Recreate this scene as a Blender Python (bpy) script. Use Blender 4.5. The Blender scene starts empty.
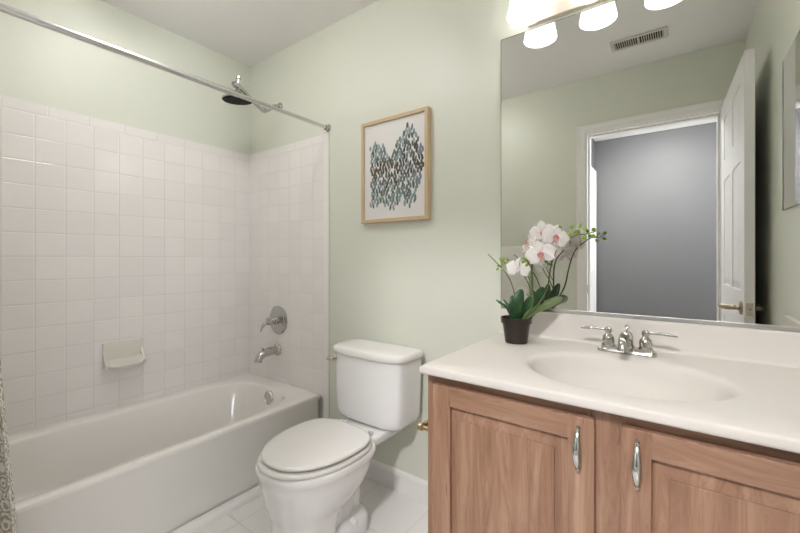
import bpy, bmesh, math, random
from mathutils import Vector, Matrix, Euler
random.seed(7)
PI = math.pi
S = bpy.context.scene
COL = S.collection

# ---------------------------------------------------------------- camera
cam_d = bpy.data.cameras.new('camera'); cam = bpy.data.objects.new('camera', cam_d); COL.objects.link(cam)
cam.location = (2.3737, -1.4989, 1.1299)
cam.rotation_euler = (PI/2, 0, math.radians(36.28))
cam_d.sensor_width = 36; cam_d.lens = 382.24/800*36; cam_d.shift_y = -8.3/800
cam_d.clip_start = 0.01
S.camera = cam

# ---------------------------------------------------------------- world / exposure
W = bpy.data.worlds.new('world'); S.world = W; W.use_nodes = True
bg = W.node_tree.nodes['Background']; bg.inputs[0].default_value = (0.78, 0.86, 1, 1); bg.inputs[1].default_value = 1.2
S.view_settings.view_transform = 'Standard'; S.view_settings.look = 'None'
S.view_settings.gamma = 1; S.view_settings.use_curve_mapping = False
S.view_settings.exposure = 2.15
BULB = 3.5          # vanity bulbs
SHADE = 0.8         # glow of the frosted shades
CAN = 2.8            # dome lamp over the tub
ROOMFILL = 10.5           # added unseen dome over the middle of the floor, fills the room
HALLWIN = 7.0       # daylight through the hall window
HALLFILL = 78.0      # added unseen hall lamp, fill light through the doorway

def area(name, loc, rot, sx, sy, power, color):
    d = bpy.data.lights.new(name, 'AREA'); d.shape = 'RECTANGLE'; d.size = sx; d.size_y = sy
    d.energy = power; d.color = color
    o = bpy.data.objects.new(name, d); COL.objects.link(o); o.location = loc; o.rotation_euler = rot
    return o
area('hall_window_daylight', (3.93, -2.47, 1.35), (0, PI/2, 0), 1.1, 0.8, HALLWIN, (0.90, 0.94, 1.0))

# ---------------------------------------------------------------- helpers
def lin(h):
    h = h.lstrip('#'); r = []
    for i in (0, 2, 4):
        c = int(h[i:i+2], 16)/255
        r.append(c/12.92 if c <= 0.04045 else ((c+0.055)/1.055)**2.4)
    return (*r, 1)

class NT:
    def __init__(s, name):
        s.m = bpy.data.materials.new(name); s.m.use_nodes = True
        s.t = s.m.node_tree; s.b = s.t.nodes['Principled BSDF']; s.out = s.t.nodes['Material Output']
    def n(s, typ, **kw):
        x = s.t.nodes.new(typ)
        for k, v in kw.items(): setattr(x, k, v)
        return x
    def l(s, a, b): s.t.links.new(a, b)
    def mix(s, fac, a, b):
        x = s.n('ShaderNodeMix', data_type='RGBA')
        for sock, v in ((x.inputs[0], fac), (x.inputs[6], a), (x.inputs[7], b)):
            if hasattr(v, 'default_value') or isinstance(v, bpy.types.NodeSocket): s.l(v, sock)
            else: sock.default_value = v
        return x.outputs[2]
    def math(s, op, a, b=0.0, c=None):
        x = s.n('ShaderNodeMath', operation=op)
        for i, v in enumerate((a, b) if c is None else (a, b, c)):
            if isinstance(v, bpy.types.NodeSocket): s.l(v, x.inputs[i])
            else: x.inputs[i].default_value = v
        return x.outputs[0]
    def bump(s, h, strength, dist):
        x = s.n('ShaderNodeBump'); x.inputs['Strength'].default_value = strength; x.inputs['Distance'].default_value = dist
        s.l(h, x.inputs['Height']); s.l(x.outputs[0], s.b.inputs['Normal'])
    def coord(s, kind='Object', scale=(1, 1, 1), loc=(0, 0, 0)):
        t = s.n('ShaderNodeTexCoord'); m = s.n('ShaderNodeMapping')
        m.inputs['Scale'].default_value = scale; m.inputs['Location'].default_value = loc
        s.l(t.outputs[kind], m.inputs[0]); return m.outputs[0]
    def noise(s, vec, scale, detail=3, rough=0.5, dist=0.0):
        x = s.n('ShaderNodeTexNoise'); x.inputs['Scale'].default_value = scale
        x.inputs['Detail'].default_value = detail; x.inputs['Roughness'].default_value = rough
        x.inputs['Distortion'].default_value = dist
        s.l(vec, x.inputs['Vector']); return x.outputs[0]
    def ramp(s, v, stops):
        x = s.n('ShaderNodeValToRGB'); s.l(v, x.inputs[0]); e = x.color_ramp.elements
        while len(e) > len(stops): e.remove(e[-1])
        while len(e) < len(stops): e.new(0.5)
        for el, (p, c) in zip(e, stops): el.position = p; el.color = c
        return x.outputs[0]

def plain(name, c, rough=0.5, metal=0.0, spec=0.5, coat=0.0, var=0.0, vscale=8, bump=0.0, sss=0.0):
    q = NT(name); b = q.b
    b.inputs['Base Color'].default_value = c; b.inputs['Roughness'].default_value = rough
    b.inputs['Metallic'].default_value = metal; b.inputs['Specular IOR Level'].default_value = spec
    b.inputs['Coat Weight'].default_value = coat; b.inputs['Coat Roughness'].default_value = 0.05
    v = q.coord(); n = q.noise(v, vscale, 4)
    if var:
        q.l(q.mix(n, tuple(x*(1-var) for x in c[:3])+(1,), tuple(min(1, x*(1+var)) for x in c[:3])+(1,)), b.inputs['Base Color'])
    if bump: q.bump(q.noise(v, vscale*12, 3), bump, 0.002)
    if sss: b.inputs['Subsurface Weight'].default_value = sss; b.inputs['Subsurface Radius'].default_value = (0.01, 0.008, 0.006)
    return q.m

def tile_mat(name, c, grout, axes, size, off, cap=None, rough=0.12, gw=0.0022, wob=0.35):
    """square tiles laid in the plane of two object axes, grout lines sunk by bump"""
    q = NT(name); v = q.coord(); sep = q.n('ShaderNodeSeparateXYZ'); q.l(v, sep.inputs[0])
    def edge(sock, sz, o):
        a = q.math('DIVIDE', q.math('SUBTRACT', sock, o), sz)
        fr = q.math('FRACT', a); d = q.math('MINIMUM', fr, q.math('SUBTRACT', 1.0, fr))
        return q.math('MULTIPLY', d, sz), q.math('FLOOR', a)
    u, iu = edge(sep.outputs[axes[0]], size[0], off[0]); w, iw = edge(sep.outputs[axes[1]], size[1], off[1])
    if cap:
        zc, zt = cap                                     # above zc: the bullnose cap row, longer pieces
        m = q.math('GREATER_THAN', sep.outputs[axes[1]], zc)
        u2, iu2 = edge(sep.outputs[axes[0]], 0.152, off[0]+0.03)
        w2 = q.math('MINIMUM', q.math('ABSOLUTE', q.math('SUBTRACT', sep.outputs[axes[1]], zc)), 1.0)
        def sel(a, b): return q.math('ADD', q.math('MULTIPLY', a, q.math('SUBTRACT', 1.0, m)), q.math('MULTIPLY', b, m))
        u, w, iu = sel(u, u2), sel(w, w2), sel(iu, iu2)
        iw = sel(iw, 77.0)
    d = q.math('MINIMUM', u, w)
    mr = q.n('ShaderNodeMapRange'); mr.interpolation_type = 'SMOOTHSTEP'
    q.l(d, mr.inputs[0]); mr.inputs[1].default_value = gw*0.35; mr.inputs[2].default_value = gw
    cb = q.n('ShaderNodeCombineXYZ'); q.l(iu, cb.inputs[0]); q.l(iw, cb.inputs[1])
    wn = q.n('ShaderNodeTexWhiteNoise'); wn.noise_dimensions = '3D'; q.l(cb.outputs[0], wn.inputs[0])
    tc = q.mix(wn.outputs[0], c, tuple(x*0.965 for x in c[:3])+(1,))
    q.l(q.mix(mr.outputs[0], grout, tc), q.b.inputs['Base Color'])
    q.l(q.math('SUBTRACT', 0.75, q.math('MULTIPLY', mr.outputs[0], 0.75-rough)), q.b.inputs['Roughness'])
    # each tile leans a hair its own way, and its face is faintly wavy
    mr2 = q.n('ShaderNodeMapRange'); mr2.interpolation_type = 'SMOOTHSTEP'
    q.l(d, mr2.inputs[0]); mr2.inputs[1].default_value = 0.0; mr2.inputs[2].default_value = gw*2.2
    wc = q.n('ShaderNodeSeparateXYZ'); q.l(wn.outputs[1], wc.inputs[0])
    tilt = q.math('ADD', q.math('MULTIPLY', q.math('SUBTRACT', wc.outputs[0], 0.5), sep.outputs[axes[0]]),
                  q.math('MULTIPLY', q.math('SUBTRACT', wc.outputs[1], 0.5), sep.outputs[axes[1]]))
    h = q.math('ADD', q.math('ADD', mr2.outputs[0], q.math('MULTIPLY', tilt, 9.0*wob)), q.math('MULTIPLY', q.noise(v, 14, 2), wob*1.4))
    q.bump(h, 0.55, 0.0016)
    q.b.inputs['Specular IOR Level'].default_value = 0.5
    return q.m

def wood(name, axis):
    q = NT(name); sc = [16, 16, 16]; sc[axis] = 1.5
    v = q.coord(scale=tuple(sc)); n = q.noise(v, 1.8, 7, 0.68, 1.3)
    w = q.n('ShaderNodeTexWave'); w.wave_type = 'BANDS'; w.bands_direction = 'X' if axis != 0 else 'Z'
    w.inputs['Scale'].default_value = 0.35; w.inputs['Distortion'].default_value = 9; w.inputs['Detail'].default_value = 3
    w.inputs['Detail Scale'].default_value = 1.2
    q.l(v, w.inputs[0])
    c1 = q.ramp(n, [(0.28, lin('#74543f')), (0.5, lin('#9f7a63')), (0.72, lin('#b7977f'))])
    c2 = q.mix(q.math('MULTIPLY', w.outputs[1], 0.45), c1, lin('#8b664f'))
    v2 = q.coord(scale=tuple(7 if i == axis else 46 for i in range(3)))
    fl = q.noise(v2, 1.6, 2, 0.5, 0.6)
    f = q.ramp(fl, [(0.70, (0, 0, 0, 1)), (0.76, (1, 1, 1, 1))])
    c3 = q.mix(q.math('MULTIPLY', f, 0.45), c2, lin('#5f3c28'))
    q.l(c3, q.b.inputs['Base Color']); q.b.inputs['Roughness'].default_value = 0.42
    q.bump(n, 0.12, 0.0006)
    return q.m

M = {}
M['sage'] = plain('sage_wall_paint', lin('#dddfd2'), 0.4, spec=0.5, var=0.012, vscale=3, bump=0.05)
M['ceil'] = plain('ceiling_paint', lin('#f6f4f2'), 0.8, spec=0.2, bump=0.05)
M['trim'] = plain('white_trim_paint', lin('#efedea'), 0.32, var=0.01)
M['doorpaint'] = plain('white_door_paint', lin('#f1efee'), 0.35, var=0.01)
M['hall'] = plain('hall_grey_paint', lin('#636263'), 0.6, spec=0.3, var=0.01)
M['hallfloor'] = plain('hall_carpet', lin('#9c958a'), 0.9, var=0.15, vscale=200, bump=0.4)
TW = lin('#f3efec'); GR = lin('#e2ddd6')
M['tileL'] = tile_mat('white_wall_tile_side', TW, GR, (1, 2), (0.108, 0.108), (0.0, 1.786), cap=(1.786, 1.836))
M['tileB'] = tile_mat('white_wall_tile_end', TW, GR, (0, 2), (0.108, 0.108), (0.0, 1.786), cap=(1.786, 1.836))
M['tileF'] = tile_mat('white_floor_tile', lin('#f1eeeb'), lin('#dedad5'), (0, 1), (0.305, 0.305), (0.854, -0.59), rough=0.3, gw=0.003, wob=0.06)
M['cap'] = plain('tile_bullnose', TW, 0.15)
M['acryl'] = plain('tub_enamel', lin('#f0ece7'), 0.12, coat=0.4)
M['china'] = plain('toilet_china', lin('#efeeed'), 0.07, coat=0.6)
M['seat'] = plain('seat_plastic', lin('#ebe8e4'), 0.2)
M['marble'] = plain('cultured_marble', lin('#d6d0c9'), 0.5, spec=0.18, coat=0.0, var=0.01)
M['chrome'] = plain('polished_chrome', (0.52, 0.51, 0.49, 1), 0.07, metal=1)
M['nickel'] = plain('brushed_nickel', (0.62, 0.59, 0.54, 1), 0.22, metal=1)
M['bulbchrome'] = plain('satin_nickel_plate', lin('#e2d6c6'), 0.35, metal=0.3)
M['lever'] = plain('worn_bronze_lever', (0.42, 0.36, 0.27, 1), 0.25, metal=1)
M['brass'] = plain('aged_brass', lin('#b9a281'), 0.35, metal=1)
M['rodm'] = plain('rod_steel', (0.66, 0.66, 0.65, 1), 0.25, metal=1)
M['dark'] = plain('dark_rubber', lin('#1d1c1a'), 0.5)
M['slot'] = plain('vent_shadow', lin('#3b3934'), 0.9)
M['edge'] = plain('mirror_edge', lin('#6d6a5c'), 0.3, metal=0.3)
M['mirror'] = plain('mirror_silver', (0.72, 0.73, 0.70, 1), 0.0, metal=1)
M['woodZ'] = wood('maple_vertical', 2); M['woodX'] = wood('maple_horizontal', 0); M['woodY'] = wood('maple_side', 2)
M['frame'] = plain('light_oak_frame', lin('#cdb692'), 0.45, var=0.06, vscale=30)
M['paper'] = plain('white_art_paper', lin('#e6e3e1'), 0.5)
M['pot'] = plain('brown_plastic_pot', lin('#2a1f1a'), 0.3, var=0.25, vscale=18)
M['soil'] = plain('bark_soil', lin('#2b211b'), 0.9, var=0.4, vscale=80, bump=0.8)
M['stemg'] = plain('green_stem', lin('#4c5e2c'), 0.45)
M['bud'] = plain('green_bud', lin('#8ea93e'), 0.4, var=0.1)
M['towel'] = plain('cream_towel', lin('#f0ece4'), 0.95, var=0.05, vscale=60, bump=0.6)
M['paperroll'] = plain('tissue_paper', lin('#e6e2da'), 0.9)
M['white'] = plain('white_ceramic', lin('#e6e2d8'), 0.12, coat=0.4)
M['nozzle'] = plain('black_nozzle_face', lin('#0c0c0c'), 0.6, spec=0.2)
M['ventw'] = plain('vent_enamel', lin('#d6d2c8'), 0.4)

def leafmat():
    q = NT('orchid_leaf'); v = q.coord(); n = q.noise(v, 22, 3)
    q.l(q.ramp(n, [(0.3, lin('#1c3a1f')), (0.55, lin('#2e5430')), (0.8, lin('#4d6b3c'))]), q.b.inputs['Base Color'])
    q.b.inputs['Roughness'].default_value = 0.3; q.bump(n, 0.2, 0.002); return q.m
M['leaf'] = leafmat()
M['leaf2'] = plain('pale_orchid_leaf', lin('#66774a'), 0.35, var=0.2, vscale=30)
def petalmat():
    q = NT('orchid_petal'); b = q.b
    b.inputs['Base Color'].default_value = lin('#f3efec'); b.inputs['Roughness'].default_value = 0.6
    tr = q.n('ShaderNodeBsdfTranslucent'); tr.inputs[0].default_value = lin('#f3e9e2')
    mx = q.n('ShaderNodeMixShader'); mx.inputs[0].default_value = 0.3
    q.l(b.outputs[0], mx.inputs[1]); q.l(tr.outputs[0], mx.inputs[2]); q.l(mx.outputs[0], q.out.inputs[0])
    return q.m
M['petal'] = petalmat()
M['lip'] = plain('pink_orchid_lip', lin('#d98f8a'), 0.5, var=0.25, vscale=120)
def glowmat(name, c, s, base=(0.9, 0.87, 0.82, 1)):
    q = NT(name); q.b.inputs['Base Color'].default_value = base; q.b.inputs['Roughness'].default_value = 0.35
    q.b.inputs['Emission Color'].default_value = c; q.b.inputs['Emission Strength'].default_value = s; return q.m
M['shade'] = glowmat('frosted_glass_shade', (1, 0.975, 0.94, 1), SHADE, (0.35, 0.34, 0.32, 1))
M['bulb'] = glowmat('lit_bulb', (1, 0.985, 0.95, 1), BULB)
M['canlens'] = glowmat('lit_lens', (1, 0.985, 0.97, 1), CAN)
M['hallfill'] = glowmat('hall_fill_lens', (0.98, 0.98, 1, 1), HALLFILL)
def glassmat():
    q = NT('window_glass'); q.b.inputs['Transmission Weight'].default_value = 1; q.b.inputs['Roughness'].default_value = 0
    q.b.inputs['IOR'].default_value = 1.02; return q.m
M['glass'] = glassmat()
def curtainmat():
    q = NT('damask_curtain'); v = q.coord('UV', scale=(19, 19, 19))
    nz = q.n('ShaderNodeTexNoise'); nz.inputs['Scale'].default_value = 1.1; q.l(v, nz.inputs[0])
    mp = q.n('ShaderNodeVectorMath', operation='MULTIPLY_ADD'); q.l(nz.outputs[1], mp.inputs[0]); mp.inputs[1].default_value = (0.7, 0.7, 0); q.l(v, mp.inputs[2])
    vo = q.n('ShaderNodeTexVoronoi'); vo.inputs['Scale'].default_value = 1.25; vo.inputs['Randomness'].default_value = 0.5; q.l(mp.outputs[0], vo.inputs[0])
    a = q.math('SINE', q.math('MULTIPLY', vo.outputs[0], 24.0))
    n2 = q.noise(mp.outputs[0], 3.5, 2)
    f = q.math('GREATER_THAN', q.math('ADD', a, q.math('MULTIPLY', q.math('SUBTRACT', n2, 0.5), 5.0)), 0.0)
    q.l(q.mix(f, lin('#f2eee5'), lin('#b7b1a4')), q.b.inputs['Base Color']); q.b.inputs['Roughness'].default_value = 0.85
    return q.m
M['curtain'] = curtainmat()

# ---- mesh helpers
def finish(bm, name, mats, angle=35, smooth=True):
    bmesh.ops.recalc_face_normals(bm, faces=bm.faces)
    for f in bm.faces: f.smooth = smooth
    lim = math.radians(angle)
    for e in bm.edges:
        if len(e.link_faces) == 2: e.smooth = e.calc_face_angle(0) < lim
    me = bpy.data.meshes.new(name); bm.to_mesh(me); bm.free()
    for m in (mats if isinstance(mats, (list, tuple)) else [mats]): me.materials.append(M[m])
    return me
def obj(name, bm, mats, parent=None, angle=35, smooth=True):
    if parent is not None: bmesh.ops.translate(bm, vec=-parent_origin(parent), verts=bm.verts)
    o = bpy.data.objects.new(name, finish(bm, name, mats, angle, smooth)); COL.objects.link(o)
    if parent is not None: o.parent = parent
    if smooth and angle <= 36:
        w = o.modifiers.new('weighted', 'WEIGHTED_NORMAL'); w.keep_sharp = True; w.weight = 100
    return o
def parent_origin(p):
    v = Vector((0, 0, 0))
    while p is not None: v = v + Vector(p.location); p = p.parent
    return v
def thing(name, label, cat, loc, group=None):
    o = bpy.data.objects.new(name, None); COL.objects.link(o); o.location = loc; o.empty_display_size = 0.1
    return tag(o, label, cat, group)
def tag(o, label, cat, group=None):
    o['label'] = label; o['category'] = cat
    if group: o['group'] = group
    return o
def struct(name, bm, mats, label=None, smooth=True, angle=35):
    o = obj(name, bm, mats, None, angle, smooth); o['kind'] = 'structure'
    if label: o['label'] = label
    return o
def box(bm, x0, x1, y0, y1, z0, z1, bev=0.0, seg=2, mi=0):
    r = bmesh.ops.create_cube(bm, size=1); vs = r['verts']
    for v in vs:
        v.co = Vector(((x0+x1)/2+v.co.x*(x1-x0), (y0+y1)/2+v.co.y*(y1-y0), (z0+z1)/2+v.co.z*(z1-z0)))
    fs = set(f for v in vs for f in v.link_faces)
    for f in fs: f.material_index = mi
    if bev > 0:
        es = list(set(e for v in vs for e in v.link_edges))
        bmesh.ops.bevel(bm, geom=es, offset=bev, segments=seg, profile=0.6, affect='EDGES', clamp_overlap=True)
    return bm
def nb(): return bmesh.new()
def loft(bm, rings, cap0=True, cap1=True, mi=0, closed=False):
    vr = [[bm.verts.new(p) for p in r] for r in rings]; n = len(vr[0])
    pairs = list(zip(vr, vr[1:])) + ([(vr[-1], vr[0])] if closed else [])
    for a, b in pairs:
        for i in range(n):
            j = (i+1) % n
            f = bm.faces.new((a[i], a[j], b[j], b[i])); f.material_index = mi
    if cap0 and not closed: f = bm.faces.new(list(reversed(vr[0]))); f.material_index = mi
    if cap1 and not closed: f = bm.faces.new(vr[-1]); f.material_index = mi
    return vr
def catmull(pts, k=6):
    P = [Vector(p) for p in pts]; out = []
    for i in range(len(P)-1):
        p0 = P[max(i-1, 0)]; p1 = P[i]; p2 = P[i+1]; p3 = P[min(i+2, len(P)-1)]
        for s in range(k):
            t = s/k
            out.append(0.5*((2*p1)+(-p0+p2)*t+(2*p0-5*p1+4*p2-p3)*t*t+(-p0+3*p1-3*p2+p3)*t**3))
    out.append(P[-1]); return out
def tube(bm, pts, rad, n=16, mi=0, cap=True, flat=1.0):
    pts = [Vector(p) for p in pts]; m = len(pts)
    if not isinstance(rad, (list, tuple)): rad = [rad]*m
    if len(rad) != m:
        src = rad; rad = []
        for i in range(m):
            x = i/(m-1)*(len(src)-1); a = int(min(x, len(src)-2)); rad.append(src[a]+(src[a+1]-src[a])*(x-a))
    T = [(pts[min(i+1, m-1)]-pts[max(i-1, 0)]).normalized() for i in range(m)]
    up = Vector((0, 0, 1)) if abs(T[0].z) < 0.9 else Vector((1, 0, 0))
    N = (up-T[0]*up.dot(T[0])).normalized(); rings = []
    for i in range(m):
        N = (N-T[i]*N.dot(T[i])).normalized(); B = T[i].cross(N)
        rings.append([pts[i]+(N*math.cos(a)*flat+B*math.sin(a))*rad[i] for a in (2*PI*k/n for k in range(n))])
    loft(bm, rings, cap, cap, mi); return bm
def lathe(bm, prof, c=(0, 0, 0), axis=(0, 0, 1), n=32, mi=0, cap0=True, cap1=True):
    """prof: (radius, distance along axis)"""
    q = Vector((0, 0, 1)).rotation_difference(Vector(axis)); c = Vector(c)
    loft(bm, [[c+q @ Vector((r*math.cos(2*PI*k/n), r*math.sin(2*PI*k/n), h)) for k in range(n)] for r, h in prof], cap0, cap1, mi)
    return bm
def sph(bm, c, r, sz=(1, 1, 1), n=12, mi=0):
    R = bmesh.ops.create_uvsphere(bm, u_segments=n*2, v_segments=n, radius=r)
    for v in R['verts']: v.co = Vector((v.co.x*sz[0]+c[0], v.co.y*sz[1]+c[1], v.co.z*sz[2]+c[2]))
    for f in set(f for v in R['verts'] for f in v.link_faces): f.material_index = mi
    return bm
def sgn(a, p): return math.copysign(abs(a)**p, a)
def srect(cx, cy, a, b, z, nf=4, nbk=4, n=64, bf=None):
    """superellipse ring; nf exponent towards -y, nbk towards +y; bf = half depth towards -y"""
    out = []
    for k in range(n):
        t = 2*PI*k/n; c, s = math.cos(t), math.sin(t); e = nbk if s > 0 else nf
        bb = b if s > 0 or bf is None else bf
        out.append(Vector((cx+a*sgn(c, 2/e), cy+bb*sgn(s, 2/e), z)))
    return out

# ================================================================ SHELL
H = 2.44; D = 1.57; WX = 2.688; TE = 0.783; TT = 1.836
DX0, DX1, DZ = 1.806, 2.588, 2.050        # doorway
b = box(nb(), -0.1, 2.79, -D-0.06, 0.1, -0.08, 0.0); struct('floor', b, 'tileF', smooth=False)
b = box(nb(), -0.1, 2.79, -D-0.12, 0.1, H, H+0.08); struct('ceiling', b, 'ceil', smooth=False)
b = box(nb(), -0.1, 2.79, 0.0, 0.1, 0, H); box(b, 0.006, TE-0.003, -0.006, 0.001, 0.33, TT, 0.003, 2, 1); box(b, TE-0.045, TE, -0.0075, 0.001, 0.0, TT, 0.003, 2, 2)
struct('wall_back', b, ['sage', 'tileB', 'cap'])
b = box(nb(), -0.1, 0.0, -D-0.1, 0.0, 0, H); box(b, -0.001, 0.006, -D, 0.0, 0.33, TT, 0.003, 2, 1)
struct('wall_left', b, ['sage', 'tileL'])
b = box(nb(), WX, WX+0.1, -D-0.12, 0.0, 0, H); struct('wall_right', b, 'sage', smooth=False)
b = box(nb(), 0.0, DX0, -D-0.12, -D, 0, H); box(b, DX1, WX, -D-0.12, -D, 0, H); box(b, DX0, DX1, -D-0.12, -D, DZ, H)
box(b, 0.006, TE, -D-0.001, -D+0.006, 0.33, TT, 0.003, 2, 1)
# hall side of the same wall is grey
box(b, 1.5, DX0, -D-0.124, -D-0.12, 0, H, 0, 1, 2); box(b, DX1, 4.0, -D-0.124, -D-0.12, 0, H, 0, 1, 2); box(b, DX0, DX1, -D-0.124, -D-0.12, DZ, H, 0, 1, 2)
struct('wall_front', b, ['sage', 'tileB', 'hall'], smooth=False)
# doorway lining and casings
b = nb()
box(b, DX0, DX0+0.018, -D-0.124, -D+0.001, 0, DZ-0.018); box(b, DX1-0.018, DX1, -D-0.124, -D+0.001, 0, DZ-0.018); box(b, DX0, DX1, -D-0.124, -D+0.001, DZ-0.018, DZ)
box(b, DX0+0.018, DX0+0.03, -D-0.085, -D-0.04, 0, DZ-0.03, 0.002, 1); box(b, DX1-0.03, DX1-0.018, -D-0.085, -D-0.04, 0, DZ-0.03, 0.002, 1); box(b, DX0+0.018, DX1-0.018, -D-0.085, -D-0.04, DZ-0.03, DZ-0.018, 0.002, 1)
struct('trim_1', b, 'trim')
def casing(bm, x0, x1, zt, y, s, w=0.058):
    """mitred U of moulded casing; s = direction the moulding stands out of the wall"""
    prof = [(0, 0), (0, 0.009), (0.012, 0.012), (0.03, 0.012), (0.042, 0.017), (w-0.004, 0.019), (w, 0.015), (w, 0)]
    rings = []
    for corner in ('bl', 'tl', 'tr', 'br'):
        r = []
        for u, h in prof:
            x = x0-u if corner in ('bl', 'tl') else x1+u; z = 0 if corner in ('bl', 'br') else zt+u
            r.append(Vector((x, y+s*h, z)))
        rings.append(r)
    loft(bm, rings)
b = nb(); casing(b, DX0+0.006, DX1-0.006, DZ-0.008, -D, 1); struct('trim_2', b, 'trim', angle=20)
b = nb(); casing(b, DX0+0.006, DX1-0.006, DZ-0.008, -D-0.124, -1); struct('trim_3', b, 'trim', angle=20)
# hall behind the doorway
HX0, HX1, HY = 1.60, 4.0, -3.27
struct('floor_hall', box(nb(), HX0-0.1, HX1+0.1, HY-0.1, -D-0.06, -0.08, 0.0), 'hallfloor', smooth=False)
struct('ceiling_hall', box(nb(), HX0-0.1, HX1+0.1, HY-0.1, -D-0.12, H, H+0.08), 'ceil', smooth=False)
struct('wall_hall_far', box(nb(), HX0-0.1, HX1+0.1, HY-0.1, HY, 0, H), 'hall', smooth=False)
struct('wall_hall_left', box(nb(), HX0-0.1, HX0, HY, -D-0.124, 0, H), 'hall', smooth=False)
b = nb(); box(b, HX1, HX1+0.1, HY, -2.92, 0, H); box(b, HX1, HX1+0.1, -2.02, -D-0.124, 0, H); box(b, HX1, HX1+0.1, -2.92, -2.02, 0, 0.75); box(b, HX1, HX1+0.1, -2.92, -2.02, 1.95, H)
struct('wall_hall_right', b, 'hall', smooth=False)
b = nb(); box(b, HX1-0.015, HX1+0.06, -2.98, -2.92, 0.69, 2.01); box(b, HX1-0.015, HX1+0.06, -2.02, -1.96, 0.69, 2.01); box(b, HX1-0.015, HX1+0.06, -2.92, -2.02, 0.69, 0.75); box(b, HX1-0.015, HX1+0.06, -2.92, -2.02, 1.95, 2.01); box(b, HX1+0.02, HX1+0.05, -2.92, -2.02, 1.33, 1.37)
wf = struct('window_1', b, 'trim', smooth=False); wp = obj('pane', box(nb(), HX1+0.07, HX1+0.074, -2.92, -2.02, 0.75, 1.95), 'glass', wf)
# casing and closed door on the hall end wall
b = nb(); prof = [(0, 0), (0, 0.009), (0.03, 0.012), (0.042, 0.017), (0.056, 0.019), (0.06, 0.015), (0.06, 0)]
rings = []
for (yy, s, z, up) in ((-3.17, -1, 0, 0), (-3.17, -1, 2.035, 1), (-2.42, 1, 2.035, 1), (-2.42, 1, 0, 0)):
    rings.append([Vector((HX0+h, yy+s*u, z+u*up)) for u, h in prof])
loft(b, rings); struct('trim_4', b, 'trim', angle=20)
b = box(nb(), HX0+0.001, HX0+0.006, -3.16, -2.43, 0.01, 2.03)
for y0, y1 in ((-3.06, -2.84), (-2.75, -2.53)):
    for z0, z1 in ((0.22, 0.80), (0.98, 1.58), (1.70, 1.93)):
        loft(b, [[Vector((HX0+h, y, z)) for y, z in ((y0+i, z0+i), (y1-i, z0+i), (y1-i, z1-i), (y0+i, z1-i))] for i, h in ((0, 0.006), (0.012, 0.010), (0.03, 0.010), (0.04, 0.007))], False, True)
d2 = struct('door_2', b, 'doorpaint', smooth=False)
obj('door_knob', lathe(nb(), [(.025, .006), (.025, .010), (.010, .014), (.010, .035), (.024, .045), (.026, .056), (.018, .066), (.004, .068)], (HX0, -2.50, 0.95), (1, 0, 0), 24), 'nickel', d2)
# baseboards
def baseboard(name, p0, p1, nrm):
    b = nb(); d = Vector(p1)-Vector(p0); n = Vector(nrm)
    prof = [(0, 0), (0.013, 0), (0.013, 0.075), (0.010, 0.088), (0.005, 0.096), (0, 0.1)]
    loft(b, [[Vector(p)+n*h+Vector((0, 0, z)) for h, z in prof] for p in (p0, p1)]); return struct(name, b, 'trim', angle=25)
baseboard('baseboard_back', (TE, 0, 0), (1.8, 0, 0), (0, -1, 0))
baseboard('baseboard_front', (0.775, -D, 0), (DX0-0.055, -D, 0), (0, 1, 0))
baseboard('baseboard_right', (WX, -D, 0), (WX, -0.58, 0), (-1, 0, 0))
baseboard('baseboard_hall', (HX0+0.02, HY, 0), (HX1, HY, 0), (0, 1, 0))
# low tile strip along the tub apron
b = nb(); prof = [(0.722, 0.0), (0.722, 0.03), (0.728, 0.032), (0.752, 0.022), (0.762, 0.012), (0.764, 0.0)]
loft(b, [[Vector((x, y, z)) for x, z in prof] for y in (-0.014, -D)]); struct('trim_5', b, 'cap', angle=50)

# ---- door leaf, open against the right wall
b = nb(); LX0, LX1, LY0, LY1 = 2.574, 2.609, -1.555, -0.770
cols_ = [(LY0+0.11, LY0+0.345), (LY1-0.345, LY1-0.11)]; rows_ = [(0.22, 0.80), (0.98, 1.58), (1.70, 1.94)]
box(b, LX0+0.004, LX1-0.004, LY0, LY1, 0.012, 2.045)
ys = [LY0, cols_[0][0], cols_[0][1], cols_[1][0], cols_[1][1], LY1]; zs = [0.012, 0.22, 0.80, 0.98, 1.58, 1.70, 1.94, 2.045]
for xa, xb in ((LX0, LX0+0.004), (LX1-0.004, LX1)):
    for i in (0, 2, 4): box(b, xa, xb, ys[i], ys[i+1], zs[0], zs[-1])
    for i in (1, 3):
        for j in (0, 2, 4, 6): box(b, xa, xb, ys[i], ys[i+1], zs[j], zs[j+1])
    for c0, c1 in cols_:
        for r0, r1 in rows_:
            out = -1 if xa == LX0 else 1; xo = LX0+0.004 if out < 0 else LX1-0.004
            def rr(i, h): return [Vector((xo+out*h, y, z)) for y, z in ((c0+i, r0+i), (c1-i, r0+i), (c1-i, r1-i), (c0+i, r1-i))]
            loft(b, [rr(0.010, 0.0), rr(0.04, 0.0045)], False, True)
door = struct('door_1', b, 'doorpaint', 'white six-panel door standing open along the right wall', smooth=False)
HZ = 0.905; HYD = LY1-0.06
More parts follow.
